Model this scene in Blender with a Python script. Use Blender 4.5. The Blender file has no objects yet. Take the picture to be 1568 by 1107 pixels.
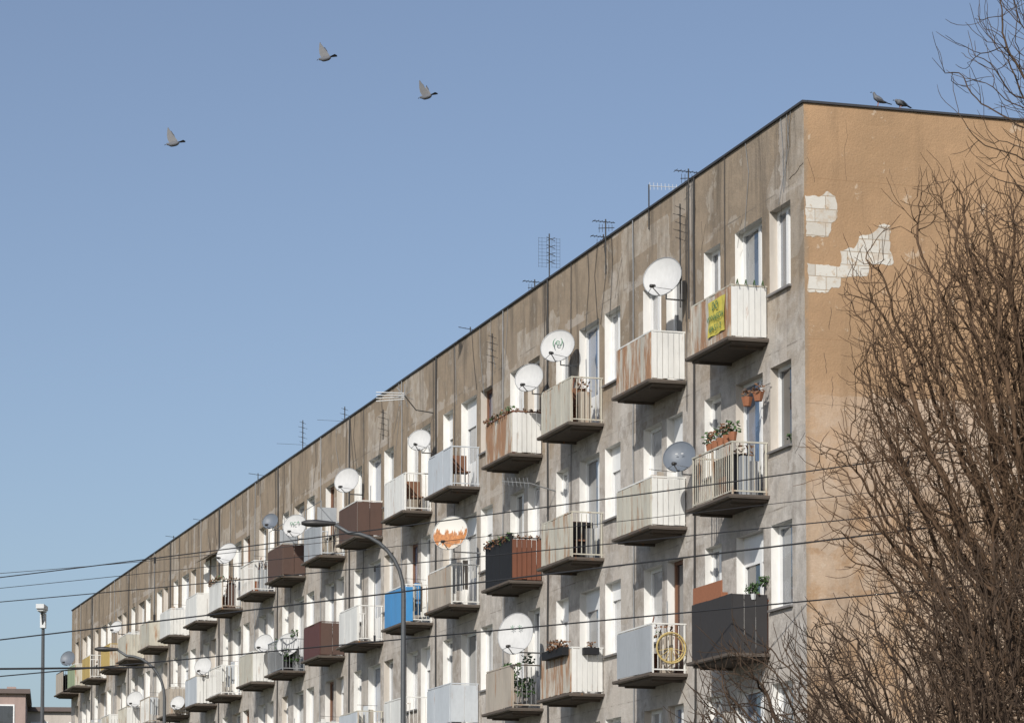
import bpy, bmesh, math, random
from mathutils import Vector, Matrix, kdtree, noise as mnoise
random.seed(7)
R=random.random
def U(a,b): return a+(b-a)*random.random()
scene=bpy.context.scene
# ------------------------------------------------------------------ materials
class G:
    def __init__(s,name):
        s.m=bpy.data.materials.new(name); s.m.use_nodes=True
        s.nt=s.m.node_tree; s.n=s.nt.nodes; s.b=s.n['Principled BSDF']
        s.tc=s.n.new('ShaderNodeTexCoord')
    def link(s,a,b): s.nt.links.new(a,b)
    def inp(s,sock,v):
        if isinstance(v,(int,float)): sock.default_value=v
        elif isinstance(v,(tuple,list)):
            sock.default_value=(tuple(v)+(1,))[:len(sock.default_value)] if len(v)==3 else v
        else: s.link(v,sock)
    def noise(s,scale=(1,1,1),detail=4,rough=.6,off=0.0):
        mp=s.n.new('ShaderNodeMapping'); mp.inputs['Scale'].default_value=scale
        mp.inputs['Location'].default_value=(off,off*1.7,off*.6)
        s.link(s.tc.outputs['Object'],mp.inputs['Vector'])
        t=s.n.new('ShaderNodeTexNoise'); t.inputs['Scale'].default_value=1
        t.inputs['Detail'].default_value=detail; t.inputs['Roughness'].default_value=rough
        s.link(mp.outputs[0],t.inputs['Vector']); return t.outputs['Fac']
    def blocks(s,scale,off=0.0):
        mp=s.n.new('ShaderNodeMapping'); mp.inputs['Scale'].default_value=scale
        mp.inputs['Location'].default_value=(off,off*1.7,off*.6)
        s.link(s.tc.outputs['Object'],mp.inputs['Vector'])
        t=s.n.new('ShaderNodeTexVoronoi'); t.distance='CHEBYCHEV'; t.inputs['Scale'].default_value=1
        s.link(mp.outputs[0],t.inputs['Vector'])
        sp=s.n.new('ShaderNodeSeparateColor'); s.link(t.outputs['Color'],sp.inputs[0]); return sp.outputs[0],sp.outputs[1]
    def rng(s,v,a,b,c=0,d=1):
        m=s.n.new('ShaderNodeMapRange'); s.inp(m.inputs[0],v)
        for i,x in enumerate((a,b,c,d)): m.inputs[i+1].default_value=x
        return m.outputs[0]
    def math(s,op,a,b=0.0,c=0.0):
        m=s.n.new('ShaderNodeMath'); m.operation=op
        s.inp(m.inputs[0],a); s.inp(m.inputs[1],b); s.inp(m.inputs[2],c); return m.outputs[0]
    def mix(s,f,a,b,mode='MIX'):
        m=s.n.new('ShaderNodeMix'); m.data_type='RGBA'; m.blend_type=mode
        s.inp(m.inputs[0],f); s.inp(m.inputs[6],a); s.inp(m.inputs[7],b); return m.outputs[2]
    def sep(s):
        p=s.n.new('ShaderNodeSeparateXYZ'); s.link(s.tc.outputs['Object'],p.inputs[0]); return p.outputs
    def bump(s,h,st=.3,dist=.02):
        b=s.n.new('ShaderNodeBump'); b.inputs['Strength'].default_value=st; b.inputs['Distance'].default_value=dist
        s.link(h,b.inputs['Height']); s.link(b.outputs[0],s.b.inputs['Normal'])
    def done(s,col,rough=.8,metal=0,spec=None):
        s.inp(s.b.inputs['Base Color'],col); s.inp(s.b.inputs['Roughness'],rough)
        s.b.inputs['Metallic'].default_value=metal
        if spec is not None: s.b.inputs['Specular IOR Level'].default_value=spec
        return s.m
def paint(name,c,rust=0.0,rough=.55,grime=.35,spec=.3,bump=0):
    g=G(name)
    n=g.noise((2.2,2.2,.5),5); f=g.noise((14,14,6),4,off=3)
    col=g.mix(g.rng(n,.45,.75,0,grime),c,tuple(x*.45+.02 for x in c))
    col=g.mix(g.rng(f,.4,.7,0,.25),col,tuple(x*.7 for x in c))
    if rust>0:
        r=g.noise((5,5,.9),6,.7,off=9); lo=.66-rust*.25
        col=g.mix(g.rng(r,lo,lo+.12,0,.85),col,g.mix(f,(.40,.19,.07),(.19,.08,.035)))
    g.bump(f,.15,.01)
    return g.done(col,rough,0,spec)
M={}
def plaster():
    g=G('weathered_plaster'); x,y,z=g.sep()
    n1=g.noise((.45,.45,.6),7,.65); n2=g.noise((3,3,3),6,.7,off=5); st=g.noise((2.2,2.2,.22),6,.7,off=2)
    st2=g.noise((7,7,.5),5,.7,off=14)
    fn=g.noise((25,25,25),4,.7); n3=g.noise((1.3,1.3,1.3),7,.7,off=11)
    zz=g.math('ADD',z,g.math('MULTIPLY_ADD',n1,6.5,-3.25))
    mb=g.rng(zz,11.4,12.9)
    pale=g.mix(g.rng(n2,.38,.62),(.56,.52,.475),(.38,.345,.31))
    brown=g.mix(g.rng(n3,.38,.62),(.37,.29,.21),(.25,.20,.148))
    col=g.mix(mb,pale,brown)
    b1,b2=g.blocks((0.9,.75,.8),3.3)
    col=g.mix(g.math('MULTIPLY',g.math('GREATER_THAN',b1,.80),g.rng(n2,.35,.6,.15,.6)),col,(.54,.49,.43))
    col=g.mix(g.math('MULTIPLY',g.math('LESS_THAN',b2,.18),g.rng(n2,.35,.6,.1,.5)),col,(.29,.24,.19))
    col=g.mix(g.rng(n3,.58,.61,0,.45),col,(.53,.47,.40))
    col=g.mix(g.rng(n3,.43,.40,0,.4),col,(.24,.20,.16))
    col=g.mix(g.math('MULTIPLY',g.rng(st,.50,.66),g.rng(z,11.5,15.8,.25,.8)),col,(.12,.10,.08))
    col=g.mix(g.math('MULTIPLY',g.rng(st2,.57,.72),g.rng(z,10,15.8,.15,.4)),col,(.12,.10,.08))
    fz=g.math('FRACT',g.math('DIVIDE',g.math('ADD',z,g.math('MULTIPLY_ADD',n2,.03,-.85+.20+2.8*3)),2.8))
    jz=g.math('LESS_THAN',fz,.010)
    fy=g.math('FRACT',g.math('DIVIDE',g.math('ADD',y,g.math('MULTIPLY_ADD',n2,.03,-.98)),4.605))
    jy=g.math('LESS_THAN',fy,.004)
    j=g.math('MULTIPLY',g.math('MAXIMUM',jz,jy),g.rng(n3,.45,.6,.0,.65))
    col=g.mix(j,col,(.14,.12,.10))
    fz2=g.math('FRACT',g.math('ADD',fz,.03)); pz=g.math('MULTIPLY',g.math('LESS_THAN',fz2,g.math('MULTIPLY',n2,.14)),g.rng(n1,.5,.56,0,.55))
    col=g.mix(pz,col,(.50,.45,.40))
    fy2=g.math('FRACT',g.math('ADD',fy,.03)); py=g.math('MULTIPLY',g.math('LESS_THAN',fy2,g.math('MULTIPLY',n2,.13)),g.rng(n1,.44,.5,0,.6))
    col=g.mix(py,col,(.50,.45,.40))
    col=g.mix(g.rng(fn,.35,.7,0,.22),col,(.16,.14,.12))
    g.bump(g.math('ADD',fn,g.math('MULTIPLY',n2,2)),.5,.02)
    return g.done(col,.92,0,.15)
def gablemat():
    g=G('ochre_render'); x,y,z=g.sep()
    n1=g.noise((.5,.5,.5),6,.6,off=4); n2=g.noise((2.2,2.2,2.2),7,.7,off=8); fn=g.noise((28,28,28),4,.7)
    st=g.noise((3.5,3.5,.3),6,.65,off=1)
    col=g.mix(g.rng(n1,.38,.62),(.46,.295,.172),(.37,.238,.138))
    col=g.mix(g.rng(n2,.35,.65,0,.3),col,(.33,.225,.14))
    zz=g.math('ADD',z,g.math('MULTIPLY_ADD',n2,3.6,-1.8))
    lowm=g.rng(zz,11.1,10.5)
    col=g.mix(g.math('MULTIPLY',lowm,g.rng(n2,.42,.56,.1,.9)),col,(.52,.395,.29))
    pm=g.math('MULTIPLY',g.math('MULTIPLY',g.math('LESS_THAN',z,g.math('MULTIPLY_ADD',n2,.25,10.75)),g.math('GREATER_THAN',z,g.math('MULTIPLY_ADD',n2,2.0,8.2))),g.rng(x,.0,2.2,.15,.75))
    col=g.mix(pm,col,(.53,.415,.32))
    bx,by_=g.blocks((.8,1,.9),7.7)
    col=g.mix(g.math('MULTIPLY',g.math('GREATER_THAN',bx,.78),g.rng(z,11.5,10.5,0,.45)),col,(.54,.43,.33))
    col=g.mix(g.rng(st,.52,.70,0,.4),col,(.25,.165,.10))
    col=g.mix(g.rng(n2,.64,.655,0,.6),col,(.57,.46,.35))
    d2=g.noise((.7,.7,.35),5,.7,off=21)
    col=g.mix(g.math('MULTIPLY',g.rng(d2,.43,.62,0,.85),g.rng(z,11,6)),col,(.17,.13,.10))
    fz=g.math('FRACT',g.math('DIVIDE',g.math('ADD',z,g.math('MULTIPLY_ADD',n2,.05,-.85+.2+8.4)),2.8))
    col=g.mix(g.math('MULTIPLY',g.math('LESS_THAN',fz,.006),.35),col,(.25,.15,.08))
    col=g.mix(g.math('MULTIPLY',g.rng(x,.10,.02),g.rng(n2,.4,.55,.1,.7)),col,(.28,.22,.16))
    col=g.mix(g.rng(fn,.4,.7,0,.18),col,(.25,.15,.08))
    g.bump(g.math('ADD',fn,g.math('MULTIPLY',n2,2.5)),.45,.02)
    return g.done(col,.9,0,.15)
def brickmat():
    g=G('white_lime_blocks')
    mp=g.n.new('ShaderNodeMapping'); mp.inputs['Rotation'].default_value=(math.pi/2,0,0)
    g.link(g.tc.outputs['Object'],mp.inputs[0])
    b=g.n.new('ShaderNodeTexBrick'); g.link(mp.outputs[0],b.inputs['Vector'])
    b.inputs['Scale'].default_value=1; b.inputs['Brick Width'].default_value=.40; b.inputs['Row Height'].default_value=.235
    b.inputs['Mortar Size'].default_value=.008; b.inputs['Mortar Smooth'].default_value=.6
    b.inputs['Color1'].default_value=(.64,.61,.55,1); b.inputs['Color2'].default_value=(.51,.47,.41,1); b.inputs['Mortar'].default_value=(.40,.31,.22,1)
    f=g.noise((6,6,6),6,.7); f2=g.noise((2.5,2.5,2.5),6,.7,off=3)
    col=g.mix(g.rng(f,.54,.64,0,.8),b.outputs['Color'],(.44,.31,.19))
    col=g.mix(g.rng(f2,.55,.6,0,.6),col,(.48,.39,.30))
    g.bump(g.math('SUBTRACT',f,b.outputs['Fac']),.5,.02)
    return g.done(col,.9)
def glassmat(name,c,rough=.05):
    g=G(name); n=g.noise((9,9,.6),3,.5); v=g.noise((1.1,1.1,1.1),2,.5,off=6)
    col=g.mix(g.rng(n,.4,.6,0,.35),c,tuple(k*.55 for k in c))
    col=g.mix(g.rng(v,.48,.54,0,.6),col,tuple(k*.3 for k in c))
    m=g.done(col,rough); g.b.inputs['Coat Weight'].default_value=1; g.b.inputs['Coat Roughness'].default_value=.02
    return m
def barkmat(name,a,b):
    g=G(name); n=g.noise((9,9,2.5),5); return g.done(g.mix(n,a,b),.9,0,.1)
def simple(name,c,rough=.6,metal=0,sc=20,var=.3):
    g=G(name); n=g.noise((sc,sc,sc),4); return g.done(g.mix(g.rng(n,.35,.7,0,var),c,tuple(k*.5 for k in c)),rough,metal)
def rustdish():
    g=G('dish_rusty'); x,y,z=g.sep(); f=g.noise((9,9,2.2),5,.6,off=2); f2=g.noise((16,16,16),4)
    e=g.math('ADD',z,g.math('MULTIPLY_ADD',f,.9,-.45))
    col=g.mix(g.rng(e,.10,.05),(.60,.585,.54),g.mix(g.rng(f2,.35,.65),(.48,.20,.065),(.27,.11,.04)))
    col=g.mix(g.rng(e,-.26,-.32),col,(.50,.45,.38))
    return g.done(col,.7)
M['plaster']=plaster(); M['gable']=gablemat(); M['brick']=brickmat(); M['dishr']=rustdish()
M['reveal']=paint('white_reveal',(.76,.745,.71),0,.8,.4,.1)
M['reveal2']=paint('cream_reveal',(.56,.51,.45),0,.8,.5,.1)
M['pvc']=paint('white_window_frame',(.76,.76,.75),0,.35,.2)
M['woodf']=paint('brown_window_frame',(.20,.10,.06),0,.5,.3)
M['gl1']=glassmat('glass_white_curtain',(.46,.46,.47)); M['gl2']=glassmat('glass_grey_room',(.14,.155,.18)); M['gl3']=glassmat('glass_dark_room',(.035,.04,.05)); M['gl4']=glassmat('glass_blue_curtain',(.10,.15,.25))
M['sill']=paint('tin_sill',(.20,.19,.185),.2,.5)
M['flash']=simple('roof_flashing',(.045,.045,.05),.6)
M['roof']=simple('bitumen_roof',(.06,.06,.06),.9)
M['slab']=paint('concrete_slab',(.25,.215,.185),.3,.9,.8,.1)
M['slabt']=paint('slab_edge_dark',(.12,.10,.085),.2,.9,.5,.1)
M['white']=paint('painted_steel_white',(.70,.695,.665),.2,.55,.45)
M['whiteR']=paint('painted_steel_white_rusty',(.54,.51,.44),.98,.6,.8)
M['cream']=paint('painted_steel_cream',(.51,.485,.41),.5,.6,.65)
M['beige']=paint('beige_board',(.42,.37,.31),.4,.7,.6)
M['grey']=paint('grey_board',(.36,.38,.40),.15,.6,.5)
M['lgrey']=paint('pale_grey_sheet',(.50,.53,.56),.15,.5,.45)
M['brown']=paint('brown_fabric_screen',(.10,.062,.050),0,.9,.5)
M['maroon']=paint('maroon_board',(.10,.04,.035),0,.6,.5)
M['redwood']=paint('red_wood_slats',(.18,.07,.04),0,.6,.7)
M['black']=paint('black_mesh_screen',(.015,.015,.017),0,.7,.2)
M['reed']=paint('dark_reed_mat',(.040,.038,.039),0,.85,.6)
M['blue']=paint('blue_sheet',(.06,.25,.52),0,.4,.4)
M['yellow']=paint('yellow_sheet',(.50,.36,.12),.1,.6,.5)
M['banner']=paint('yellow_banner_cloth',(.55,.47,.09),0,.6,.3)
M['ink']=simple('banner_ink',(.04,.16,.08))
M['green']=paint('green_sheet',(.30,.36,.22),.1,.6,.5)
M['dkmetal']=simple('dark_metal',(.05,.048,.047),.5,.3)
M['galv']=simple('galvanised_metal',(.34,.35,.36),.45,.5)
M['dish']=paint('dish_white',(.52,.52,.515),0,.6,.5,.2)
M['dishg']=paint('dish_grey',(.13,.15,.18),0,.45,.25)
M['terra']=simple('terracotta',(.30,.12,.06),.8)
M['leaf']=simple('plant_leaf',(.05,.10,.03),.6); M['dry']=simple('dry_plant',(.16,.08,.04),.8)
M['wicker']=simple('yellow_wicker',(.50,.38,.15),.7)
M['wire']=simple('wire_black',(.02,.02,.022),.6)
M['pole']=simple('lamp_pole_grey',(.10,.105,.11),.5,.3)
M['lampw']=simple('lamp_head_white',(.60,.61,.61),.4)
M['bark']=barkmat('bark_brown',(.17,.105,.063),(.065,.045,.032))
M['bark2']=barkmat('bark_dark',(.11,.074,.05),(.042,.031,.024))
# ------------------------------------------------------------------ mesh builder
class MB:
    def __init__(s): s.v=[];s.f=[];s.m=[];s.used=[]
    def mi(s,k):
        if k not in s.used: s.used.append(k)
        return s.used.index(k)
    def face(s,pts,k):
        i=len(s.v); s.v+= [tuple(p) for p in pts]; s.f.append(tuple(range(i,i+len(pts)))); s.m.append(s.mi(k))
    def box(s,x0,x1,y0,y1,z0,z1,k):
        i=len(s.v); s.v+=[(x,y,z) for z in (z0,z1) for x,y in ((x0,y0),(x1,y0),(x1,y1),(x0,y1))]
        for q in ((0,3,2,1),(4,5,6,7),(0,1,5,4),(1,2,6,5),(2,3,7,6),(3,0,4,7)): s.f.append(tuple(i+a for a in q)); s.m.append(s.mi(k))
    def tube(s,pts,r,k,n=6,cap=True):
        pts=[Vector(p) for p in pts]; rs=r if isinstance(r,(list,tuple)) else [r]*len(pts)
        rings=[]
        for j,p in enumerate(pts):
            d=(pts[min(j+1,len(pts)-1)]-pts[max(j-1,0)]).normalized()
            a=d.orthogonal().normalized() if j==0 else (pa-d*pa.dot(d)).normalized()
            pa=a; b=d.cross(a); base=len(s.v)
            for t in range(n):
                an=2*math.pi*t/n; s.v.append(tuple(p+(a*math.cos(an)+b*math.sin(an))*rs[j]))
            rings.append(base)
        for j in range(len(rings)-1):
            for t in range(n):
                u=(t+1)%n; s.f.append((rings[j]+t,rings[j]+u,rings[j+1]+u,rings[j+1]+t)); s.m.append(s.mi(k))
        if cap:
            s.f.append(tuple(rings[0]+t for t in reversed(range(n)))); s.m.append(s.mi(k))
            s.f.append(tuple(rings[-1]+t for t in range(n))); s.m.append(s.mi(k))
    def ico(s,c,r,k,j=.2,sx=1,sz=1):
        bm=bmesh.new(); bmesh.ops.create_icosphere(bm,subdivisions=2,radius=r)
        i=len(s.v)
        for v in bm.verts:
            q=v.co*(1+U(-j,j)); s.v.append((c[0]+q.x*sx,c[1]+q.y*sx,c[2]+q.z*sz))
        for f in bm.faces: s.f.append(tuple(i+v.index for v in f.verts)); s.m.append(s.mi(k))
        bm.free()
    def leaves(s,c,r,n,k,size=.05):
        for _ in range(n):
            p=Vector(c)+Vector((U(-1,1),U(-1,1),U(-.7,1)))*r; a=Vector((U(-1,1),U(-1,1),U(-1,1))).normalized()*size; b=a.orthogonal().normalized()*size*.6
            s.face([p-a,p+b,p+a,p-b],k)
    def obj(s,name,parent=None,smooth=False):
        me=bpy.data.meshes.new(name); me.from_pydata(s.v,[],s.f)
        for k in s.used: me.materials.append(M[k])
        for p,m in zip(me.polygons,s.m): p.material_index=m; p.use_smooth=smooth
        me.update(); o=bpy.data.objects.new(name,me); scene.collection.objects.link(o)
        if parent: o.parent=parent
        return o
def empty(name,loc=(0,0,0),rot=0):
    e=bpy.data.objects.new(name,None); scene.collection.objects.link(e); e.location=loc; e.rotation_euler=(0,0,rot); return e
TH=math.radians(16.75); CX,CY=5.04,51.15
def W(x,y,z):
    c,s=math.cos(TH),math.sin(TH); return Vector((CX+x*c-y*s,CY+x*s+y*c,z))
def place(o): o.location=(CX,CY,0); o.rotation_euler=(0,0,TH); return o
bld=place(empty('apartment_block'))
LEN=85.3; WID=11.0; H=15.94; P=9.21
FL=[.85+2.8*i for i in range(5)]
ops=[]
for n in range(10):
    b=n*P
    for f in FL:
        L=[(.63,1.62,.85,2.35,'w'),(1.98,3.32,.10,2.35,'d'),(4.08,4.95,.85,2.35,'w'),(6.15,7.05,.10,2.35,'d'),(7.35,8.42,.85,2.35,'w')]
        if n==9: L=[(.35,1.3,.10,2.35,'d')]
        for a,c,d,e,t in L: ops.append((b+a,b+c,f+d,f+e,t,n))
ys=sorted({0,LEN}|{o[0] for o in ops}|{o[1] for o in ops}); 
w=MB()
for i in range(len(ys)-1):
    y0,y1=ys[i],ys[i+1]; hs=sorted([(o[2],o[3]) for o in ops if o[0]<=y0+1e-4 and o[1]>=y1-1e-4])
    z=0
    for a,b in hs+[(H,H)]:
        if a>z: w.face([(0,y1,z),(0,y0,z),(0,y0,a),(0,y1,a)],'plaster')
        z=b
w.face([(0,LEN,0),(WID,LEN,0),(WID,LEN,H),(0,LEN,H)],'plaster')
w.face([(WID,0,0),(WID,LEN,0),(WID,LEN,H),(WID,0,H)],'plaster')
w.obj('facade_wall',bld)
g=MB(); g.face([(0,0,0),(WID,0,0),(WID,0,H),(0,0,H)],'gable'); g.obj('gable_wall',bld)
r=MB()
r.box(.0,WID,.0,LEN,H-.002,H+.02,'roof')
yy=-.035
while yy<LEN:
    e=min(yy+2.0,LEN+.05); d=U(-.006,.006); r.box(-.038+d,.05,yy,e-.006,H+.003,H+.044+d,'flash'); yy+=2.0
xx=.055
while xx<WID:
    e=min(xx+2.0,WID+.05); d=U(-.005,.005); r.box(xx,e-.006,-.038+d,.06,H+.003,H+.042+d,'flash'); xx+=2.0
for n in range(9): r.box(4.2,5.2,n*P+3,n*P+4.6,H+.03,H+.6,'gable')
r.obj('roof',bld)
pt=MB()
def patch(pl):
    out=[]
    for i in range(len(pl)):
        a=Vector(pl[i]+(0,)); b=Vector(pl[(i+1)%len(pl)]+(0,)); k=max(1,int((b-a).length/.035))
        for t in range(k):
            p=a.lerp(b,t/k); q=mnoise.noise(Vector((p.x*7,p.y*7,3)))*.05; q2=mnoise.noise(Vector((p.x*7,p.y*7,9)))*.05
            out.append((max(.012,p.x+q+U(-.008,.008)),-.004,p.y+q2+U(-.008,.008)))
    pt.face(out,'brick')
patch([(.03,14.33),(.32,14.34),(.4,14.42),(.6,14.35),(.6,13.98),(.48,13.81),(.46,13.63),(.03,13.6)])
patch([(.05,12.64),(.44,12.67),(.64,12.80),(.67,12.91),(1.17,12.99),(1.23,13.2),(1.67,13.23),(1.6,13.45),(1.6,13.93),(1.4,13.91),(1.38,13.8),(1.01,13.65),(.99,13.54),(.67,13.38),(.67,13.15),(.48,13.10),(.44,13.14),(.05,13.13)])
pt.obj('exposed_blocks',bld)
# windows
wn=MB()
for (y0,y1,z0,z1,t,n) in ops:
    D=.20; rv='reveal' if R()<.78 else 'reveal2'
    wn.face([(0,y1,z0),(0,y1,z1),(D,y1,z1),(D,y1,z0)],rv); wn.face([(0,y0,z0),(D,y0,z0),(D,y0,z1),(0,y0,z1)],rv)
    wn.face([(0,y0,z1),(D,y0,z1),(D,y1,z1),(0,y1,z1)],rv); wn.face([(0,y0,z0),(0,y1,z0),(D,y1,z0),(D,y0,z0)],rv)
    fr='pvc' if R()<.95 else 'woodf'; gk=random.choice(['gl1','gl2','gl2','gl3','gl4','gl1'] if t=='w' else ['gl1','gl2','gl4','gl3','gl3'])
    e=.07
    wn.box(D-.05,D+.02,y0,y0+e,z0,z1,fr); wn.box(D-.05,D+.02,y1-e,y1,z0,z1,fr)
    wn.box(D-.05,D+.02,y0+e,y1-e,z0,z0+e,fr); wn.box(D-.05,D+.02,y0+e,y1-e,z1-e,z1,fr)
    ms=[y0+.48] if (y1-y0)>1.2 else ([.5*(y0+y1)] if R()<.55 else [])
    for m in ms: wn.box(D-.06,D+.02,m-.05,m+.05,z0+e,z1-e,fr)
    if t=='d': wn.box(D-.045,D+.015,y0+e,y1-e,z0+e,z0+.75,fr)
    wn.face([(D-.01,y1,z0),(D-.01,y0,z0),(D-.01,y0,z1),(D-.01,y1,z1)],gk)
    if t=='w':
        wn.box(-.06,D-.05,y0-.04,y1+.04,z0-.035,z0+.004,'sill')
        if R()<.22: wn.leaves((D-.12,y0+U(.2,.7),z0+.15),.07,30,random.choice(['leaf','dry']),.04)
    if R()<.15: wn.box(D-.055,D-.012,y0+e,y1-e,z1-.35-.4*R(),z1-e,'pvc')
wn.obj('windows',bld)
cb=MB()
for n in range(10):
    for off,k,rr in ((5.5,'dkmetal',.020),(8.9,'galv',.011),(3.75,'dkmetal',.008),(5.75,'wire',.007)):
        if n*P+off>LEN-.5: continue
        zt=H+.0; zb=0 if rr>.01 else U(9,12.5); pts=[]; z=zt; yy=n*P+off+U(-.1,.1)
        while z>zb: pts.append((-.03,yy+U(-.03,.03),z)); z-=1.1
        if len(pts)>1: cb.tube(pts,rr,k,5)
for _ in range(40):
    y=U(.5,LEN-1); pts=[(-.02,y,H),( -.02,y+U(-.2,.2),H-.6),(-.02,y+U(-.5,.5),H-U(1.2,1.9))]; cb.tube(pts,.0055,'galv' if R()<.5 else 'wire',4)
def crack(p,d,L,gable=False,r=.004):
    pts=[]; y,z=p; dy,dz=d; k=int(L/.07)
    for i in range(k):
        pts.append((y,-.001,z) if gable else (-.001,y,z)); y+=dy*.07+U(-.022,.022); z+=dz*.07+U(-.022,.022)
    if len(pts)>1: cb.tube(pts,r,'dkmetal',3)
crack((0.02,14.9),(.9,-.2),.9,r=.007); crack((.95,14.7),(.3,-.95),.8); crack((.02,10.2),(.8,-.5),.7)
for _ in range(26): crack((U(.3,60),U(14.5,15.6)),(U(-.6,.6),-1),U(.3,1.0))
crack((.48,12.4),(.02,-1),.55,True); crack((.35,11.6),(.0,-1),.5,True); crack((.78,15.7),(.02,-1),1.2,True,.002); crack((1.6,14.9),(.3,-1),.7,True,.002); crack((.5,11.2),(.05,-1),.7,True); crack((.02,10.72),(1,.01),3.2,True,.002); crack((.06,15.0),(.3,-.9),.5,True,.003); crack((.1,9.4),(.2,-1),1.0,True,.003)
cb.obj('facade_cables_and_cracks',bld)
# ------------------------------------------------------------------ balconies
OUT=.67; BL=2.0; RH=.94
def bars_front(b,y0,y1,zf,k,x=-OUT):
    y=y0+.09
    while y<y1-.04: b.tube([(x,y,zf+.10),(x,y,zf+RH-.02)],.009,k,4,False); y+=.105
def bars_side(b,y,zf,k):
    x=-OUT+.1
    while x<-.03: b.tube([(x,y,zf+.10),(x,y,zf+RH-.02)],.009,k,4,False); x+=.105
def slat_front(b,y0,y1,zf,k,step,zb=.05,zt=RH-.02):
    y=y0
    while y<y1-.02:
        e=min(y+step-.010,y1); t=U(0,.008); b.box(-OUT-.035-t,-OUT-.017,y,e,zf+zb-U(0,.02),zf+zt+U(-.01,.01),k); y+=step
def slat_side(b,y,zf,k,step,sgn,zb=.05,zt=RH-.02):
    x=-OUT-.016
    while x<-.05:
        e=min(x+step-.012,-.02); t=U(0,.008); q=U(0,.02)
        if sgn<0: b.box(x,e,y-.035-t,y-.017,zf+zb-q,zf+zt,k)
        else: b.box(x,e,y+.017,y+.035+t,zf+zb-q,zf+zt,k)
        x+=step
def balcony(y,f,front,side,rail='white',extra=()):
    b=MB(); zf=FL[f]+.085; y0,y1=y+.05,y+.05+BL
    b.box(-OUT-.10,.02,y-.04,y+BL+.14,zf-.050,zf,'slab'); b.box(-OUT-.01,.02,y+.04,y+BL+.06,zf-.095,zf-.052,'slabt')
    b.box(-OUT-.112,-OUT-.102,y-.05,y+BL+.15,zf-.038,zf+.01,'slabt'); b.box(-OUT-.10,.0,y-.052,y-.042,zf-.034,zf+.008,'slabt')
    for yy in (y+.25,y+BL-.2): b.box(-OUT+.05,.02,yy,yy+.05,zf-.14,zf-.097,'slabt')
    for px,py in ((-OUT,y0),(-OUT,y1),(-.03,y0),(-.03,y1),(-OUT,.5*(y0+y1))): b.box(px-.014,px+.014,py-.014,py+.014,zf,zf+RH,rail)
    b.box(-OUT-.02,-OUT+.02,y0-.02,y1+.02,zf+RH,zf+RH+.028,rail)
    b.box(-OUT+.021,0,y0-.018,y0+.018,zf+RH,zf+RH+.027,rail); b.box(-OUT+.021,0,y1-.018,y1+.018,zf+RH,zf+RH+.027,rail)
    b.box(-OUT-.012,-OUT+.012,y0+.02,y1-.02,zf+.07,zf+.095,rail); b.box(-OUT+.02,0,y0-.012,y0+.012,zf+.07,zf+.095,rail)
    for st,what in ((front,'f'),(side,'s')):
        ty,k=st
        if what=='f':
            if ty=='bars': bars_front(b,y0,y1,zf,k)
            elif ty=='slat': slat_front(b,y0,y1,zf,k,.15)
            elif ty=='flat': slat_front(b,y0,y1,zf,k,.68)
            elif ty=='mesh': slat_front(b,y0-.02,y1,zf,k,.31,-.05,1.05)
        else:
            for yy,sg in ((y0,-1),(y1,1)):
                if ty=='bars': bars_side(b,yy,zf,k)
                elif ty=='slat': slat_side(b,yy,zf,k,.112,sg)
                elif ty=='flat': slat_side(b,yy,zf,k,.34,sg)
                elif ty=='mesh': slat_side(b,yy,zf,k,.22,sg,-.05,1.05)
    zf-=.06
    for e in extra:
        if e=='pots':
            for i in range(5):
                c=(-OUT+.03+.02*i,y0+.05+i*.34,zf+1.07); b.tube([(c[0],c[1],c[2]-.03),(c[0],c[1],c[2]+.12)],[.06,.085],'terra',8); b.leaves((c[0],c[1],c[2]+.2),.12,34,'dry' if i%2 else 'leaf',.05)
        if e=='hooks':
            for i in range(4): x=-OUT+.08+.16*i; b.tube([(x,y0-.03,zf+1.03),(x,y0-.08,zf+1.10),(x,y0-.12,zf+1.0)],.01,'leaf',4)
        if e=='box':
            b.box(-OUT-.19,-OUT-.04,y0+.1,y1-.5,zf+.86,zf+1.03,'black'); b.leaves((-OUT-.1,y0+.8,zf+1.08),.16,70,'dry',.05); b.leaves((-OUT-.1,y0+.4,zf+1.05),.13,60,'dry',.05)
            b.box(-OUT+.2,-.15,y0-.2,y0-.04,zf+.86,zf+1.0,'black'); b.leaves((-OUT+.35,y0-.12,zf+1.03),.09,30,'dry',.04)
        if e=='dryrail':
            for i in range(9): b.leaves((-OUT-.02,y0+.1+i*.22,zf+1.03),.10,18,'dry' if i%3 else 'leaf',.045)
            for i in range(4): b.leaves((-OUT+.1+i*.16,y0,zf+1.02),.05,10,'dry',.04)
        if e=='green': b.leaves((-.40,y0+.2,zf+.5),.24,110,'leaf',.06); b.leaves((-.45,y0+.9,zf+.9),.22,70,'leaf',.06); b.leaves((-.3,y0+.1,zf+1.15),.12,40,'leaf',.05)
        if e=='bush': b.leaves((-.30,y0+.0,zf+1.2),.10,140,'leaf',.035); b.leaves((-.06,y0+.05,zf+1.35),.10,110,'leaf',.035); b.tube([(-.3,y0,zf+1.02),(-.3,y0,zf+1.12)],[.05,.07],'lampw',8)
        if e=='junk':
            b.box(-.45,-.2,y0+.15,y0+.4,zf+.07,zf+.6+.3*R(),random.choice(['brown','grey','beige'])); b.box(-.55,-.3,y0+.6,y0+1.1,zf+.07,zf+.5,'terra'); b.leaves((-.3,y0+.4,zf+.9),.15,40,'dry')
            b.tube([(-.25,y0+.3,zf),(-.2,y0+.5,zf+1.5)],.012,'galv',5); b.tube([(-.4,y0+1.5,zf),(-.15,y0+1.4,zf+1.3)],.014,'redwood',5)
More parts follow.
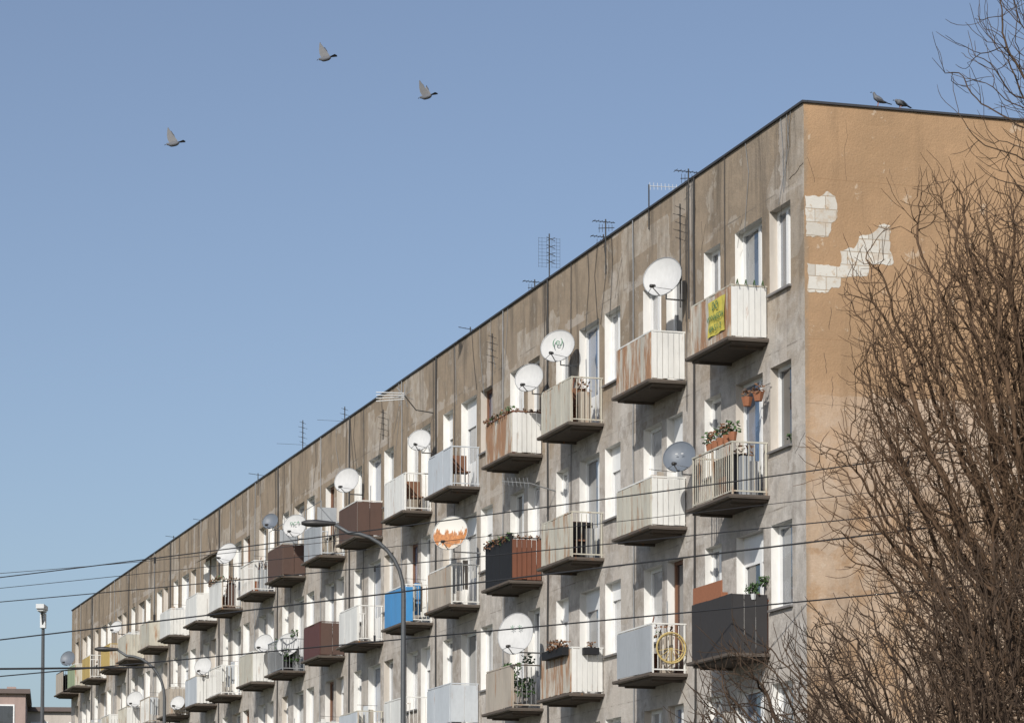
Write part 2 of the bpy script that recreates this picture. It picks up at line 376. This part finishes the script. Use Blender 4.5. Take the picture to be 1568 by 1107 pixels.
        if e=='dark': b.box(-.55,-.12,y0+.3,y0+1.3,zf+.07,zf+.85,'black'); b.box(-.3,-.15,y0+.1,y0+.25,zf+.07,zf+.7,'galv')
        if e=='chair':
            b.box(-.52,-.14,y0+.25,y0+.6,zf+.45,zf+.48,'woodf'); b.box(-.52,-.14,y0+.6,y0+.63,zf+.48,zf+.9,'woodf')
            for cx in (-.5,-.18):
                for cy in (.28,.58): b.tube([(cx,y0+cy,zf+.06),(cx,y0+cy,zf+.45)],.014,'woodf',5)
        if e=='bluebits': b.box(-OUT-.012,-OUT+.16,y0-.034,y0-.018,zf+.1,zf+.95,'blue'); b.box(-.35,-.2,y0+.4,y0+.42,zf+.3,zf+1.1,'blue')
        if e=='awn': b.face([(-.01,y0-.05,zf+2.45),(-.01,y1+.05,zf+2.45),(-.42,y1+.05,zf+2.25),(-.42,y0-.05,zf+2.25)],random.choice(['beige','grey','brown'])); 
        if e=='redscreen': b.box(-.5,-.1,y1-.25,y1-.2,zf+.2,zf+1.35,'terra'); b.box(-OUT-.012,-OUT+.014,y0+.55,y1,zf+1.06,zf+1.42,'terra')
        if e=='basket':
            for yy in (-.2,.35): b.tube([(-.02,y0+yy,zf+2.05),(-.25,y0+yy,zf+1.95)],.008,'wire',4); b.tube([(-.25,y0+yy,zf+1.72),(-.25,y0+yy,zf+1.88)],[.07,.11],'terra',8); b.leaves((-.25,y0+yy,zf+1.92),.10,40,'dry',.04)
        if e=='cloth':
            for i in range(3): b.box(-.6+.17*i,-.47+.17*i,y0+.3+.1*i,y0+.315+.1*i,zf+.35+U(0,.2),zf+1.0+U(0,.2),random.choice(['white','grey','beige','lgrey']))
            b.tube([(-.62,y0+.32,zf+1.2),(-.02,y0+.5,zf+1.2)],.006,'wire',4)
        if e=='topbox':
            b.tube([(-OUT,y0,zf+1.03),(-OUT,y0,zf+1.6)],.012,'galv',5); b.tube([(-OUT,y1,zf+1.03),(-OUT,y1,zf+1.6)],.012,'galv',5); b.tube([(-OUT,y0,zf+1.6),(-OUT,y1,zf+1.6)],.01,'galv',5)
            b.box(-OUT+.02,-.1,y0+.6,y0+.62,zf+1.05,zf+1.5,'grey')
    return b.obj('balcony',bld)
def by(c): return (c//2)*P+(1.71 if c%2==0 else 5.95)
WS=('slat','white'); 
spec={
(0,4):(('slat','whiteR'),WS,'cream',('hooks',)),
(0,3):(('bars','cream'),('bars','cream'),'cream',('pots','dark','junk','basket')),
(0,2):(('mesh','reed'),('mesh','reed'),'redwood',('bush','redscreen')),
(1,4):(('slat','whiteR'),WS,'white',()),
(1,3):(('slat','cream'),WS,'white',('cloth',)),
(1,2):(('flat','grey'),('bars','white'),'white',('junk',)),
(2,4):(('slat','cream'),('bars','cream'),'cream',('chair','junk')),
(2,3):(('slat','cream'),('bars','cream'),'cream',('chair','dark')),
(2,2):(('slat','whiteR'),WS,'white',('box',)),
(3,4):(('slat','whiteR'),WS,'redwood',('dryrail',)),
(3,3):(('mesh','black'),('slat','redwood'),'black',('dark','dryrail')),
(3,2):(('flat','beige'),('bars','galv'),'beige',('green',)),
(4,4):(('flat','lgrey'),('bars','lgrey'),'lgrey',('chair',)),
(4,3):(('slat','beige'),('bars','white'),'white',('cloth',)),
(4,2):(('flat','lgrey'),('flat','lgrey'),'lgrey',()),
(5,4):(('slat','white'),('bars','cream'),'white',('chair',)),
(5,3):(('flat','blue'),('bars','cream'),'white',('cloth','bluebits')),
(5,2):(('flat','white'),('bars','white'),'white',()),
(6,4):(('flat','brown'),('flat','brown'),'white',('junk',)),
(6,3):(('flat','white'),('bars','white'),'white',()),
(7,4):(('flat','grey'),('bars','cream'),'lgrey',('topbox',)),
(7,3):(('flat','maroon'),('flat','brown'),'brown',()),
(8,4):(('flat','brown'),('flat','brown'),'beige',('topbox','junk')),
(8,3):(('bars','galv'),('bars','galv'),'galv',('dark','green')),
(9,4):(('bars','white'),('bars','white'),'white',('cloth','junk')),
(9,3):(('slat','cream'),WS,'white',()),
(13,4):(('slat','cream'),('flat','cream'),'cream',()),
(15,4):(('slat','yellow'),('slat','cream'),'yellow',()),
(16,4):(('flat','yellow'),('bars','white'),'white',()),
(17,4):(('flat','green'),('slat','cream'),'white',()),
(18,4):(('flat','beige'),('bars','dkmetal'),'dkmetal',('dark',)),
}
rnd=[('slat','cream'),('flat','beige'),('bars','cream'),('flat','lgrey'),('bars','white'),('slat','whiteR'),('flat','white'),('bars','cream'),('slat','beige')]
for c in range(19):
    y=by(c) if c<18 else 83.1
    for f in range(1,5):
        s=spec.get((c,f))
        if s is None:
            a=random.choice(rnd); b2=random.choice([a,('bars','white'),('bars','cream'),WS]); s=(a,b2,random.choice(['white','cream','beige']),random.choice([('chair','cloth'),('junk',),('cloth',),('dark',),('dryrail',),('junk','dryrail'),('topbox','junk'),('awn','chair')]))
        balcony(y+(U(-.06,.06) if c>2 else 0),f,*s)
def ring(mb,c,r,t,k,n=28):
    pts=[]
    for i in range(n+1):
        a=2*math.pi*i/n; pts.append((c[0]+r*math.cos(a),c[1],c[2]+r*math.sin(a)))
    mb.tube(pts,t,k,6,False)
m=MB(); c=(-.34,by(1)-.06,FL[2]+.57); ring(m,c,.29,.016,'wicker'); ring(m,(c[0],c[1]+.05,c[2]),.26,.012,'wicker')
for i in range(7):
    a=math.pi*(i+.5)/7+math.pi; m.tube([c,(c[0]+.29*math.cos(a),c[1]+.02,c[2]+.29*math.sin(a))],.007,'wicker',4)
place(m.obj('wicker_hoop_chair'))
m=MB(); y0=by(0)+.25; pts=[]
for i in range(6):
    for j in range(5): pts.append((-OUT-.055-.014*math.sin(i*1.7+j),y0+.85*i/5,FL[4]+.27+.64*j/4+.01*math.sin(i*2)))
m.v=pts
for i in range(5):
    for j in range(4): m.f.append((i*5+j,(i+1)*5+j,(i+1)*5+j+1,i*5+j+1)); m.m.append(m.mi('banner'))
ban=place(m.obj('yellow_banner'))
for i,tx in enumerate(('DO','WYNAJECIA','604 511 2')):
    cu=bpy.data.curves.new('t','FONT'); cu.body=tx; cu.size=.20 if i==0 else .15; cu.align_x='CENTER'; cu.extrude=.001
    o=bpy.data.objects.new('lettering_%d'%i,cu); scene.collection.objects.link(o); cu.materials.append(M['ink']); o.parent=ban
    o.matrix_local=Matrix.Translation((-OUT-.085,y0+.42,FL[4]+.72-.19*i))@Matrix(((0,0,-1,0),(-1,0,0,0),(0,1,0,0),(0,0,0,1)))
# ------------------------------------------------------------------ dishes
def dish(y,z,rad,k='dish',o=.45,tall=1.0,az=-20,el=18,logo=None):
    m=MB(); n=32; rows=6; dep=.24*rad
    def pt_(rr,a): return (rad*rr*math.cos(a),-dep*(rr*rr)*1.0,rad*tall*rr*math.sin(a))
    cidx=len(m.v); m.v.append((0,0,0)); rg=[]
    for j in range(1,rows+1):
        rg.append(len(m.v))
        for t in range(n): m.v.append(pt_(j/rows,2*math.pi*t/n))
    kk=m.mi(k)
    for t in range(n): m.f.append((cidx,rg[0]+t,rg[0]+(t+1)%n)); m.m.append(kk)
    for j in range(rows-1):
        for t in range(n): u=(t+1)%n; m.f.append((rg[j]+t,rg[j+1]+t,rg[j+1]+u,rg[j]+u)); m.m.append(kk)
    rim=[pt_(1,2*math.pi*t/n) for t in range(n+1)]; m.tube(rim,.009,'galv' if k!='dishg' else k,5,False)
    tip=(0,-rad*1.1,-rad*tall*.95)
    for a in (-90,-50,-130):
        p=pt_(1,math.radians(a)); m.tube([p,tip],.011 if a==-90 else .006,'galv',5)
    m.tube([(tip[0],tip[1]-.05,tip[2]-.01),(tip[0],tip[1]+.09,tip[2]+.06)],[.036,.03],'dkmetal',8)
    m.box(-.06,.06,.01,.09,-.10,.10,'galv')
    ob=m.obj('satellite_dish',None,True)
    c=W(-o,y,z); ob.matrix_world=Matrix.Translation(c)@Matrix.Rotation(math.radians(az),4,'Z')@Matrix.Rotation(math.radians(-el),4,'X')
    b=MB(); inv=ob.matrix_world.inverted(); back=inv@(W(-o+.08,y+.12,z)); dn=inv@(W(-o+.08,y+.12,z-rad*.9)); wl=inv@(W(.0,y+.15,z-rad*.9))
    b.tube([back,dn,wl],.018,'galv',6); b.obj('mount_bracket',ob)
    if logo:
        cu=bpy.data.curves.new('logo','FONT'); cu.body=logo; cu.size=rad*.6; cu.align_x='CENTER'; cu.extrude=.001; cu.materials.append(M['ink'] if k!='dishg' else M['dish'])
        t=bpy.data.objects.new('logo_mark',cu); scene.collection.objects.link(t); t.parent=ob; t.matrix_local=Matrix.Translation((0,-dep-.01,rad*.05))@Matrix.Rotation(math.pi/2,4,'X')
for a in [(5.9,14.08,.40),(14.6,13.7,.33),(23.9,13.8,.29),(31.5,13.9,.36),(48,13.9,.38),(38.8,10.1,.35),(42.2,10.45,.3),(52,10.6,.31),(65.7,10.5,.32),(56.7,9.7,.27),(70.2,13.7,.26),(61,7.9,.3),(47,7.6,.3)]: dish(*a,az=-24+U(-9,9),el=20+U(-6,6))
dish(12.55,14.0,.375,logo='(e)'); dish(19.9,10.95,.43,'dishr',.75); dish(5.05,10.5,.31,'dishg',logo='- -'); dish(37.95,13.5,.36,logo='nc+'); dish(41.4,14.1,.25,'dishg'); dish(14.8,8.1,.40,tall=1.22,o=.7,logo='* *'); dish(83.2,13.6,.34,'dishg')
# ------------------------------------------------------------------ antennas
def yagi(m,p,axis,length,n,el,k,eld=(0,0,1)):
    p=Vector(p); ax=Vector(axis).normalized(); e=Vector(eld); q=p+ax*length; m.tube([p,q],.008,k,5)
    for i in range(n):
        c=p+ax*length*(i+.3)/n; h=el*(1-.35*i/n)/2; m.tube([c-e*h,c+e*h],.005,k,4)
def mast(y,h,kind,x=.3,z0=H,dz=0):
    m=MB(); k='dkmetal'; m.tube([(x,y,z0-dz),(x,y,z0+h)],.014,k,6)
    if kind=='grid':
        for i in range(9): m.tube([(x-.25,y,z0+h-.75+.08*i),(x-.06,y,z0+h-.75+.08*i)],.003,k,4); m.tube([(x+.06,y,z0+h-.75+.08*i),(x+.25,y,z0+h-.75+.08*i)],.003,k,4)
        for xx in (-.25,-.17,-.06,.06,.17,.25): m.tube([(x+xx,y,z0+h-.77),(x+xx,y,z0+h-.09)],.003,k,4)
        for i in range(4): m.tube([(x-.1,y-.12,z0+h-.7+.17*i),(x+.1,y-.12,z0+h-.62+.17*i)],.008,k,4); m.tube([(x-.1,y-.12,z0+h-.62+.17*i),(x+.1,y-.12,z0+h-.7+.17*i)],.008,k,4) 
    if kind=='yagi':
        yagi(m,(x-.28,y,z0+h-.05),(1,.1,0),.5,6,.22,k,(0,1,0)); yagi(m,(x-.16,y,z0+h-.2),(1,.0,.1),.35,5,.18,k)
    if kind=='T': yagi(m,(x-.3,y,z0+h-.02),(1,.3,-.05),.6,4,.26,k,(.2,.9,.1)); 
    if kind=='stack':
        for i in range(5): zz=z0+h-.08-.15*i; w2=.10+.04*(i%2); m.tube([(x-w2,y,zz+.03),(x+w2,y,zz-.03)],.006,k,4); m.tube([(x-w2*.6,y-.1,zz),(x+w2*.6,y+.1,zz+.02)],.005,k,4)
        if x>0: m.tube([(x-.8,y,z0+h*.35),(x+.2,y,z0+h*.35)],.005,k,4)
    if kind=='white':
        yagi(m,(x,y,z0+h-.03),(1,.1,.05),.75,9,.16,'lampw',(0,.2,1))
    place(m.obj('tv_antenna'))
mast(15.6,1.25,'grid'); mast(16.7,.45,'yagi'); mast(40.4,1.15,'stack'); mast(35,.65,'stack'); mast(22,.4,'T'); mast(56.5,.3,'T'); mast(8.0,.5,'white',-.02,H,.4)
mast(5.45,.18,'yagi',-.12,H,2.7); mast(10.4,.35,'yagi',-.12,H,.8); mast(11.8,.38,'yagi'); mast(17.9,.05,'stack',-.35,15.3,1.2); mast(28.6,.0,'stack',-.2,15.4,.8); mast(5.7,.0,'stack',-.2,15.5,2.0)
mast(62,.4,'T'); mast(45,.2,'T',-.1,H,.5)
m=MB(); c=(-.75,24.3,15.0)
for i in range(4): m.tube([(c[0]-.65,c[1]+.3,c[2]+.10-.075*i),(c[0],c[1],c[2]+.06-.05*i)],.013,'lampw',5)
for a in range(7): m.tube([(c[0],c[1],c[2]),(c[0]+.25*math.cos(.9*a+.6),c[1]+.05,c[2]+.3*math.sin(.9*a+.6))],.009,'galv',4)
m.tube([c,(c[0]+.3,c[1],c[2]-.35),(0,24.3,14.6)],.015,'dkmetal',5); place(m.obj('tv_antenna'))
m=MB(); c=(-.6,14.2,11.35)
yagi(m,c,(-.8,.2,.05),.6,7,.3,'galv',(0,.5,.85)); m.tube([c,(0,14.2,11.2)],.015,'galv',5); place(m.obj('tv_antenna'))
# ------------------------------------------------------------------ overhead wires
def wire(a,b,sag=.15,r=.011,waves=1,k='wire'):
    m=MB(); a=Vector(a);b=Vector(b); pts=[]
    n=30
    for i in range(n+1):
        t=i/n; p=a.lerp(b,t); u=(t*waves)%1; p.z-=sag*4*u*(1-u); pts.append(p)
    m.tube(pts,r,k,5); return m,pts
def ext(a,b,e=.4):
    a=Vector(a);b=Vector(b); return a-(b-a)*e, b+(b-a)*e
tops=[((-9.5,55.7,8.33),(6.68,39.2,8.15)),((-10.8,63.6,8.75),(7.9,46.4,8.40))]
cons=[((-9.5,55.7,7.1),(6.68,39.2,7.1)),((-10.8,63.6,7.1),(7.9,46.4,7.1))]
for i in range(2):
    A,B=ext(*tops[i]); C,Dd=ext(*cons[i])
    m,p1=wire(A,B,.12,.010); m2,p2=wire(C,Dd,.03,.013)
    i0=len(m.v); m.v+=m2.v; m.f+=[tuple(q+i0 for q in f) for f in m2.f]; m.m+=m2.m
    for j in ((10,22) if i==0 else (6,14,23,26)):
        m.tube([p1[j],p2[j]],.007,'wire',5); m.tube([p2[j],p2[j]+Vector((0,0,.12))],.022,'wire',5)
        m.tube([p1[j]-Vector((0,0,.09)),p1[j]+Vector((0,0,.02))],.02,'wire',5)
    m.obj('overhead_tram_wire')
    for q in (A,B):
        s_=-.9 if i==0 else .9
        pm=MB(); pm.tube([(q.x,q.y+s_,0),(q.x,q.y+s_,9.4)],[.14,.09],'pole',10); pm.tube([(q.x,q.y+s_,8.9),(q.x,q.y,q.z)],.03,'pole',6); pm.obj('tram_wire_pole')
m,_=wire((-14,58,8.35),(-3,56,9.0),.1,.006); m.obj('thin_cable')
m,_=wire((-14,61,8.30),(14,42,8.9),.1,.006); m.obj('thin_cable')
m,pp=wire((-16,60,6.9),(-7.5,62.8,7.2),.02,.022); 
for q in (13,15): m.ico(pp[q*1],.07,'wire',.05)
m.obj('insulated_span_wire')
# ------------------------------------------------------------------ street lamps
def lamp(X,Y,top,reach,sc=1.0):
    m=MB(); pts=[(0,0,0),(0,0,3),(0,0,top-1.25)]; rs=[.075,.055,.042]
    for i in range(1,9):
        a=math.pi/2*i/8; pts.append((-(1-math.cos(a))*1.0*sc,0,top-1.25+1.1*math.sin(a))); rs.append(.036)
    pts.append((-reach+.45,0,top)); rs.append(.03)
    m.tube(pts,rs,'pole',8)
    hx=-reach; H_=[]
    for t,w_,h in ((0,.035,.035),(.15,.07,.05),(.35,.11,.07),(.52,.10,.06),(.62,.03,.03)): H_.append((hx+.47-t,w_,h))
    rings=[]
    for x_,w_,h in H_:
        rings.append(len(m.v))
        for a in range(10): an=2*math.pi*a/10; m.v.append((x_,w_*math.cos(an),top+.015*(hx+.47-x_+1)+h*math.sin(an)))
    for j in range(4):
        for a in range(10): u=(a+1)%10; m.f.append((rings[j]+a,rings[j]+u,rings[j+1]+u,rings[j+1]+a)); m.m.append(m.mi('dkmetal'))
    o=m.obj('street_lamp',None,True); o.location=(X,Y,0)
lamp(-1.96,54,9.0,1.70); lamp(-9.05,78,9.0,1.68)
m=MB(); m.tube([(0,0,0),(0,0,8.9)],[.07,.035],'pole',8); m.box(-.09,.09,-.5,.1,8.95,9.05,'lampw'); m.box(-.07,.07,-.45,.05,8.9,8.947,'lampw'); m.tube([(0,-.05,8.6),(0,-.25,8.95)],.02,'pole',6); m.box(-.06,.06,-.08,.08,8.55,8.88,'lampw'); o=m.obj('street_lamp'); o.location=(-10.66,68,0)
# ------------------------------------------------------------------ trees: space colonisation
def tree(name,trunk,ells,N,D=.085,di=.9,dk=.125,mat='bark',tip=.0044,seed=1,up=.12,jit=.35,ex=2.4,gap=-.3,twig=.42):
    rd=random.Random(seed); att=[]
    tot=sum(e[1][0]*e[1][1]*e[1][2] for e in ells)
    for c,rr in ells:
        k=int(N*rr[0]*rr[1]*rr[2]/tot)
        while k>0:
            v=Vector((rd.uniform(-1,1),rd.uniform(-1,1),rd.uniform(-1,1)))
            L=v.length
            if L>1 or rd.random()>.35+.65*L: continue
            if L>.85+.25*mnoise.noise(v*2.6+Vector((seed,0,0))): continue
            p=Vector((c[0]+v.x*rr[0],c[1]+v.y*rr[1],c[2]+v.z*rr[2]))
            if mnoise.noise(p*1.3)<gap: continue
            att.append(p); k-=1
    nodes=[];par=[]
    path=[Vector(p) for p in trunk]; last=-1
    for a,b in zip(path[:-1],path[1:]):
        n=max(1,int((b-a).length/D))
        for i in range(n): nodes.append(a.lerp(b,i/n)+Vector((rd.uniform(-1,1),rd.uniform(-1,1),0))*.01); par.append(last); last=len(nodes)-1
    ch=set()
    for it in range(130):
        kd=kdtree.KDTree(len(nodes))
        for i,n in enumerate(nodes): kd.insert(n,i)
        kd.balance(); pull={}; keep=[]
        for a in att:
            co,i,d=kd.find(a)
            if d<dk: continue
            keep.append(a)
            if d<di: pull.setdefault(i,[]).append((a-co).normalized())
        att=keep; 
        if not pull: 
            di*=1.6
            if di>6: break
            continue
        add=0
        for i,vs in pull.items():
            s=Vector((0,0,up*len(vs)*.5))
            for v in vs: s+=v
            if s.length<1e-3: continue
            pd=(nodes[i]-nodes[par[i]]).normalized() if par[i]>=0 else Vector((0,0,1))
            d=(s.normalized()+pd*.45+Vector((rd.uniform(-1,1),rd.uniform(-1,1),rd.uniform(-1,1)))*jit).normalized()
            q=nodes[i]+d*D; key=(i,round(d.x,1),round(d.y,1),round(d.z,1))
            if key in ch: continue
            ch.add(key); nodes.append(q); par.append(i); add+=1
        if not add: break
    kids=[[] for _ in nodes]
    for i,p in enumerate(par):
        if p>=0: kids[p].append(i)
    leafs=[i for i in range(len(nodes)) if not kids[i]]
    thin=[i for i in range(len(nodes)) if len(kids[i])==1 and i>60 and rd.random()<twig]
    for i in leafs+thin:
        for _ in range(2 if not kids[i] else 1):
            p=nodes[i]; pd=(p-nodes[par[i]]).normalized()
            d=(pd+Vector((rd.uniform(-1,1),rd.uniform(-1,1),rd.uniform(-.6,1)))*.75).normalized(); j=i
            for k in range(rd.randint(2,7)):
                d=(d+Vector((rd.uniform(-1,1),rd.uniform(-1,1),rd.uniform(-.5,1.3)))*.25).normalized()
                nodes.append(nodes[j]+d*D*.85); par.append(j); kids.append([]); kids[j].append(len(nodes)-1); j=len(nodes)-1
    acc=[0.0]*len(nodes)
    for i in range(len(nodes)-1,-1,-1):
        if not kids[i]: acc[i]=tip**ex
        else: acc[i]=sum(acc[k] for k in kids[i])
    rad=[a**(1/ex) for a in acc]
    m=MB(); m.mi(mat)
    stack=[(0,None)]
    while stack:
        i,pr=stack.pop(); pts=[]; rs=[]
        if pr is not None: pts.append(nodes[pr]); rs.append(min(rad[i]*1.1,rad[pr]))
        j=i
        while True:
            pts.append(nodes[j]); rs.append(rad[j])
            if not kids[j]: break
            ks=sorted(kids[j],key=lambda k:-rad[k])
            for k in ks[1:]: stack.append((k,j))
            j=ks[0]
        if len(pts)>1:
            rs[-1]*=.6; m.tube(pts,rs,mat,8 if rs[0]>.05 else (5 if rs[0]>.012 else 3),False)
    m.obj(name,None,True); print(name,len(nodes))
tree('bare_tree',[(6.9,38,0),(6.8,38,3),(6.7,38,5.0)],[((6.35,38.0,7.6),(2.6,1.9,4.0)),((7.6,38.2,8.2),(2.2,1.8,3.3))],24000,mat='bark',seed=3,up=.2)
tree('bare_tree',[(5.9,34,0),(5.8,34,1.2)],[((4.5,34,2.7),(3.3,1.6,2.9)),((6.2,34.2,3.9),(2.0,1.6,2.8))],25000,mat='bark2',seed=5,up=.4)
tree('bare_tree',[(8.0,30,0),(7.9,30,5),(7.6,30,7.5)],[((6.0,30,10.5),(1.7,1.0,1.9)),((6.0,30,8.9),(1.3,.8,.6)),((7.9,30,10.6),(1.6,1.3,2.4))],6500,dk=.15,mat='bark2',seed=9,tip=.0034,twig=.3,gap=-.35)
# ------------------------------------------------------------------ pigeons
M['pg']=simple('pigeon_grey',(.12,.125,.14),.7,0,15); M['pd']=simple('pigeon_dark',(.03,.03,.035),.7,0,15); M['pl']=simple('pigeon_pale_underwing',(.16,.16,.165),.7,0,15)
def skinbody(name,pts,mat,parent=None):
    me=bpy.data.meshes.new(name); me.from_pydata([p[0] for p in pts],[(i,i+1) for i in range(len(pts)-1)],[]); o=bpy.data.objects.new(name,me); scene.collection.objects.link(o)
    bpy.context.view_layer.objects.active=o
    md=o.modifiers.new('s','SKIN')
    for i,p in enumerate(pts): me.skin_vertices[0].data[i].radius=(p[1],p[2])
    me.skin_vertices[0].data[2].use_root=True
    sb=o.modifiers.new('u','SUBSURF'); sb.levels=2; sb.render_levels=2
    dg=bpy.context.evaluated_depsgraph_get(); me2=bpy.data.meshes.new_from_object(o.evaluated_get(dg)); o.modifiers.clear(); o.data=me2; me2.materials.clear(); me2.materials.append(M[mat])
    for p in me2.polygons: p.use_smooth=True
    if parent: o.parent=parent
    return o
def flying(loc,rz,bank,wa):
    e=empty('pigeon',loc); e.rotation_euler=(bank,0.18,rz); e.scale=(1.08,)*3
    skinbody('body',[((-.13,0,.01),.03,.03),((-.07,0,0),.048,.045),((0,0,-.005),.055,.055),((.07,0,.01),.04,.04),((.12,0,.035),.026,.026),((.155,0,.04),.026,.026)],'pg',e)
    t=MB(); t.face([(-.10,-.02,.012),(-.10,.02,.012),(-.24,.06,.005),(-.26,0,.003),(-.24,-.06,.005)],'pd'); t.tube([(.17,0,.038),(.2,0,.028)],[.010,.003],'pd',6)
    for s in (-1,1):
        ca,sa=math.cos(wa),math.sin(wa)
        prof=[(.07,0),(.10,.10),(.095,.19),(.06,.32),(.045,.335),(.02,.27),(-.01,.22),(-.03,.15),(-.07,.08),(-.08,0)]
        P2=[(x,s*(.03+d*ca),.02+d*sa) for x,d in prof]
        t.face(P2,'pl' ); 
        P3=[(x,s*(.03+d*ca)-s*.004,.026+d*sa) for x,d in prof[3:8]]; t.face(P3,'pd')
    t.obj('wings_and_tail',e)
flying((-4.1,65,20.80),math.radians(158),math.radians(12),math.radians(76))
flying((-1.88,65,19.95),math.radians(152),math.radians(8),math.radians(70))
flying((-7.43,65,18.90),math.radians(165),math.radians(10),math.radians(79))
def perched(x,up,rz):
    p=W(x,0,H+.042); e=empty('pigeon',p,TH+rz)
    if up: pts=[((-.12,0,.07),.02,.015),((-.06,0,.10),.04,.04),((.0,0,.13),.055,.055),((.05,0,.17),.042,.045),((.07,0,.225),.024,.024),((.085,0,.26),.026,.026)]; bk=(.11,.145,.255)
    else: pts=[((-.15,0,.07),.02,.015),((-.08,0,.085),.045,.04),((.0,0,.10),.062,.058),((.06,0,.115),.045,.045),((.09,0,.13),.03,.03),((.115,0,.14),.027,.027)]; bk=(.14,.17,.13)
    skinbody('body',pts,'pg',e)
    t=MB(); t.tube([(bk[0],0,bk[2]),(bk[1],0,bk[2]-.01)],[.010,.003],'pd',6)
    for s in (-.02,.02): t.tube([(.0,s,.07),(.01,s,0),(.04,s,0.004)],.006,'terra',5)
    t.face([(-.1,-.03,.085),(-.1,.03,.085),(-.24,.025,.045),(-.24,-.025,.045)],'pd')
    for s in (-1,1): t.face([(.04,s*.052,.15 if up else .13),(-.02,s*.062,.12 if up else .13),(-.17,s*.03,.07),(-.10,s*.058,.075),(.0,s*.066,.09)],'pd')
    t.obj('beak_legs_wings',e)
perched(1.40,True,math.pi-.2); perched(1.82,False,math.pi+.25)
# ------------------------------------------------------------------ ground, road, far block
def groundmat():
    g=G('grass_ground'); n=g.noise((.15,.15,.15),5); f=g.noise((4,4,4),5); return g.done(g.mix(g.rng(n,.4,.6),(.07,.08,.03),g.mix(f,(.12,.10,.06),(.05,.07,.025))),.95)
M['ground']=groundmat(); M['asph']=simple('asphalt',(.055,.055,.058),.9); M['kerb']=simple('kerb_concrete',(.32,.31,.29),.9); M['rail']=simple('steel_rail',(.25,.24,.23),.35,.8); M['mark']=simple('road_paint',(.7,.7,.68),.7)
m=MB(); m.face([(-1500,-500,0),(1500,-500,0),(1500,2500,0),(-1500,2500,0)],'ground'); m.obj('ground')
rot=math.atan2(-16.5,16.2)
def strip(name,off0,off1,z,k,h=None,x0=-250,x1=250):
    m=MB()
    if h: m.box(x0,x1,off0,off1,-.05,h,k)
    else: m.face([(x0,off0,z),(x1,off0,z),(x1,off1,z),(x0,off1,z)],k)
    o=m.obj(name); o.location=(0,50,0); o.rotation_euler=(0,0,rot); return o
strip('road',-22,-8,.004,'asph'); strip('kerb',-8,-7.8,0,'kerb',.12); strip('kerb',-22.2,-22,0,'kerb',.12); strip('pavement',3,5,.004,'kerb')
strip('tram_track_bed',-6,1.5,.006,'asph')
m=MB()
for o_ in (-5.4,-3.96,-1.2,.24): m.box(-250,250,o_,o_+.07,0,.02,'rail')
o=m.obj('tram_rails'); o.location=(0,50,0); o.rotation_euler=(0,0,rot)
m=MB()
for i in range(-40,40): m.face([(i*6,-15.1,.008),(i*6+3,-15.1,.008),(i*6+3,-14.95,.008),(i*6,-14.95,.008)],'mark')
o=m.obj('road_markings'); o.location=(0,50,0); o.rotation_euler=(0,0,rot)
M['fb']=paint('pink_brick_far',(.36,.27,.24),0,.9,.4); M['fb2']=paint('pale_render_far',(.52,.47,.42),0,.9,.3); M['tile']=simple('dark_roof_tiles',(.13,.10,.09),.8,0,2)
def far(X,Y,wd,dp,h,k,rz):
    m=MB(); m.box(-wd/2,wd/2,-dp/2,dp/2,0,h,k); m.box(-wd/2-.3,wd/2+.3,-dp/2-.3,dp/2+.3,h+.002,h+.3,'tile')
    for i in range(int(wd/2.6)):
        for f in range(int(h/2.9)):
            x=-wd/2+1.0+i*2.6; z=h-2.1-f*2.9
            m.box(x,x+1.2,-dp/2-.06,-dp/2-.003,z,z+1.4,'pvc'); m.box(x+.1,x+1.1,-dp/2-.08,-dp/2-.062,z+.1,z+1.3,'gl3')
    for i in range(3): m.box(-wd/2+1+i*1.6,-wd/2+1.6+i*1.6,-.5,.5,h+.302,h+.9,'fb')
    o=m.obj('distant_apartment_building'); o.location=(X,Y,0); o.rotation_euler=(0,0,rz)
far(-35.2,200,5.5,12,17.2,'fb',.15); far(-33,212,14,12,16.9,'fb2',.12); far(-78,260,40,12,14.4,'fb',.1)
# ------------------------------------------------------------------ light, sky, camera
el=math.radians(34); phi=math.radians(39)
c_,s_=math.cos(phi),math.sin(phi); hx=c_*math.sin(TH)-s_*math.cos(TH); hy=-c_*math.cos(TH)-s_*math.sin(TH)
sd=Vector((hx*math.cos(el),hy*math.cos(el),math.sin(el)))
sl=bpy.data.lights.new('sun','SUN'); sl.energy=4.3; sl.angle=math.radians(.5); sl.color=(1,.96,.89)
so=bpy.data.objects.new('sun',sl); scene.collection.objects.link(so); so.rotation_euler=sd.to_track_quat('Z','Y').to_euler(); so.location=(0,0,60)
wd=bpy.data.worlds.new('World'); scene.world=wd; wd.use_nodes=True; nt=wd.node_tree; bg=nt.nodes['Background']
sk=nt.nodes.new('ShaderNodeTexSky'); sk.sky_type='NISHITA'; sk.sun_disc=False; sk.sun_elevation=el; sk.sun_rotation=math.atan2(hx,hy)%(2*math.pi)
sk.air_density=1.0; sk.dust_density=1.5; sk.ozone_density=4.2
hs=nt.nodes.new('ShaderNodeHueSaturation'); hs.inputs['Saturation'].default_value=.84; hs.inputs['Hue'].default_value=.503; nt.links.new(sk.outputs[0],hs.inputs['Color'])
nt.links.new(hs.outputs[0],bg.inputs[0]); bg.inputs[1].default_value=.105
cam=bpy.data.cameras.new('camera'); co=bpy.data.objects.new('camera',cam); scene.collection.objects.link(co); scene.camera=co
cam.sensor_width=36; cam.lens=36*4600/1568; cam.clip_end=5000; cam.shift_y=595.5/1568
co.location=(0,0,1.6); co.rotation_euler=(math.radians(93.5),0,0)
scene.view_settings.view_transform='Standard'; scene.view_settings.look='None'; scene.view_settings.exposure=0
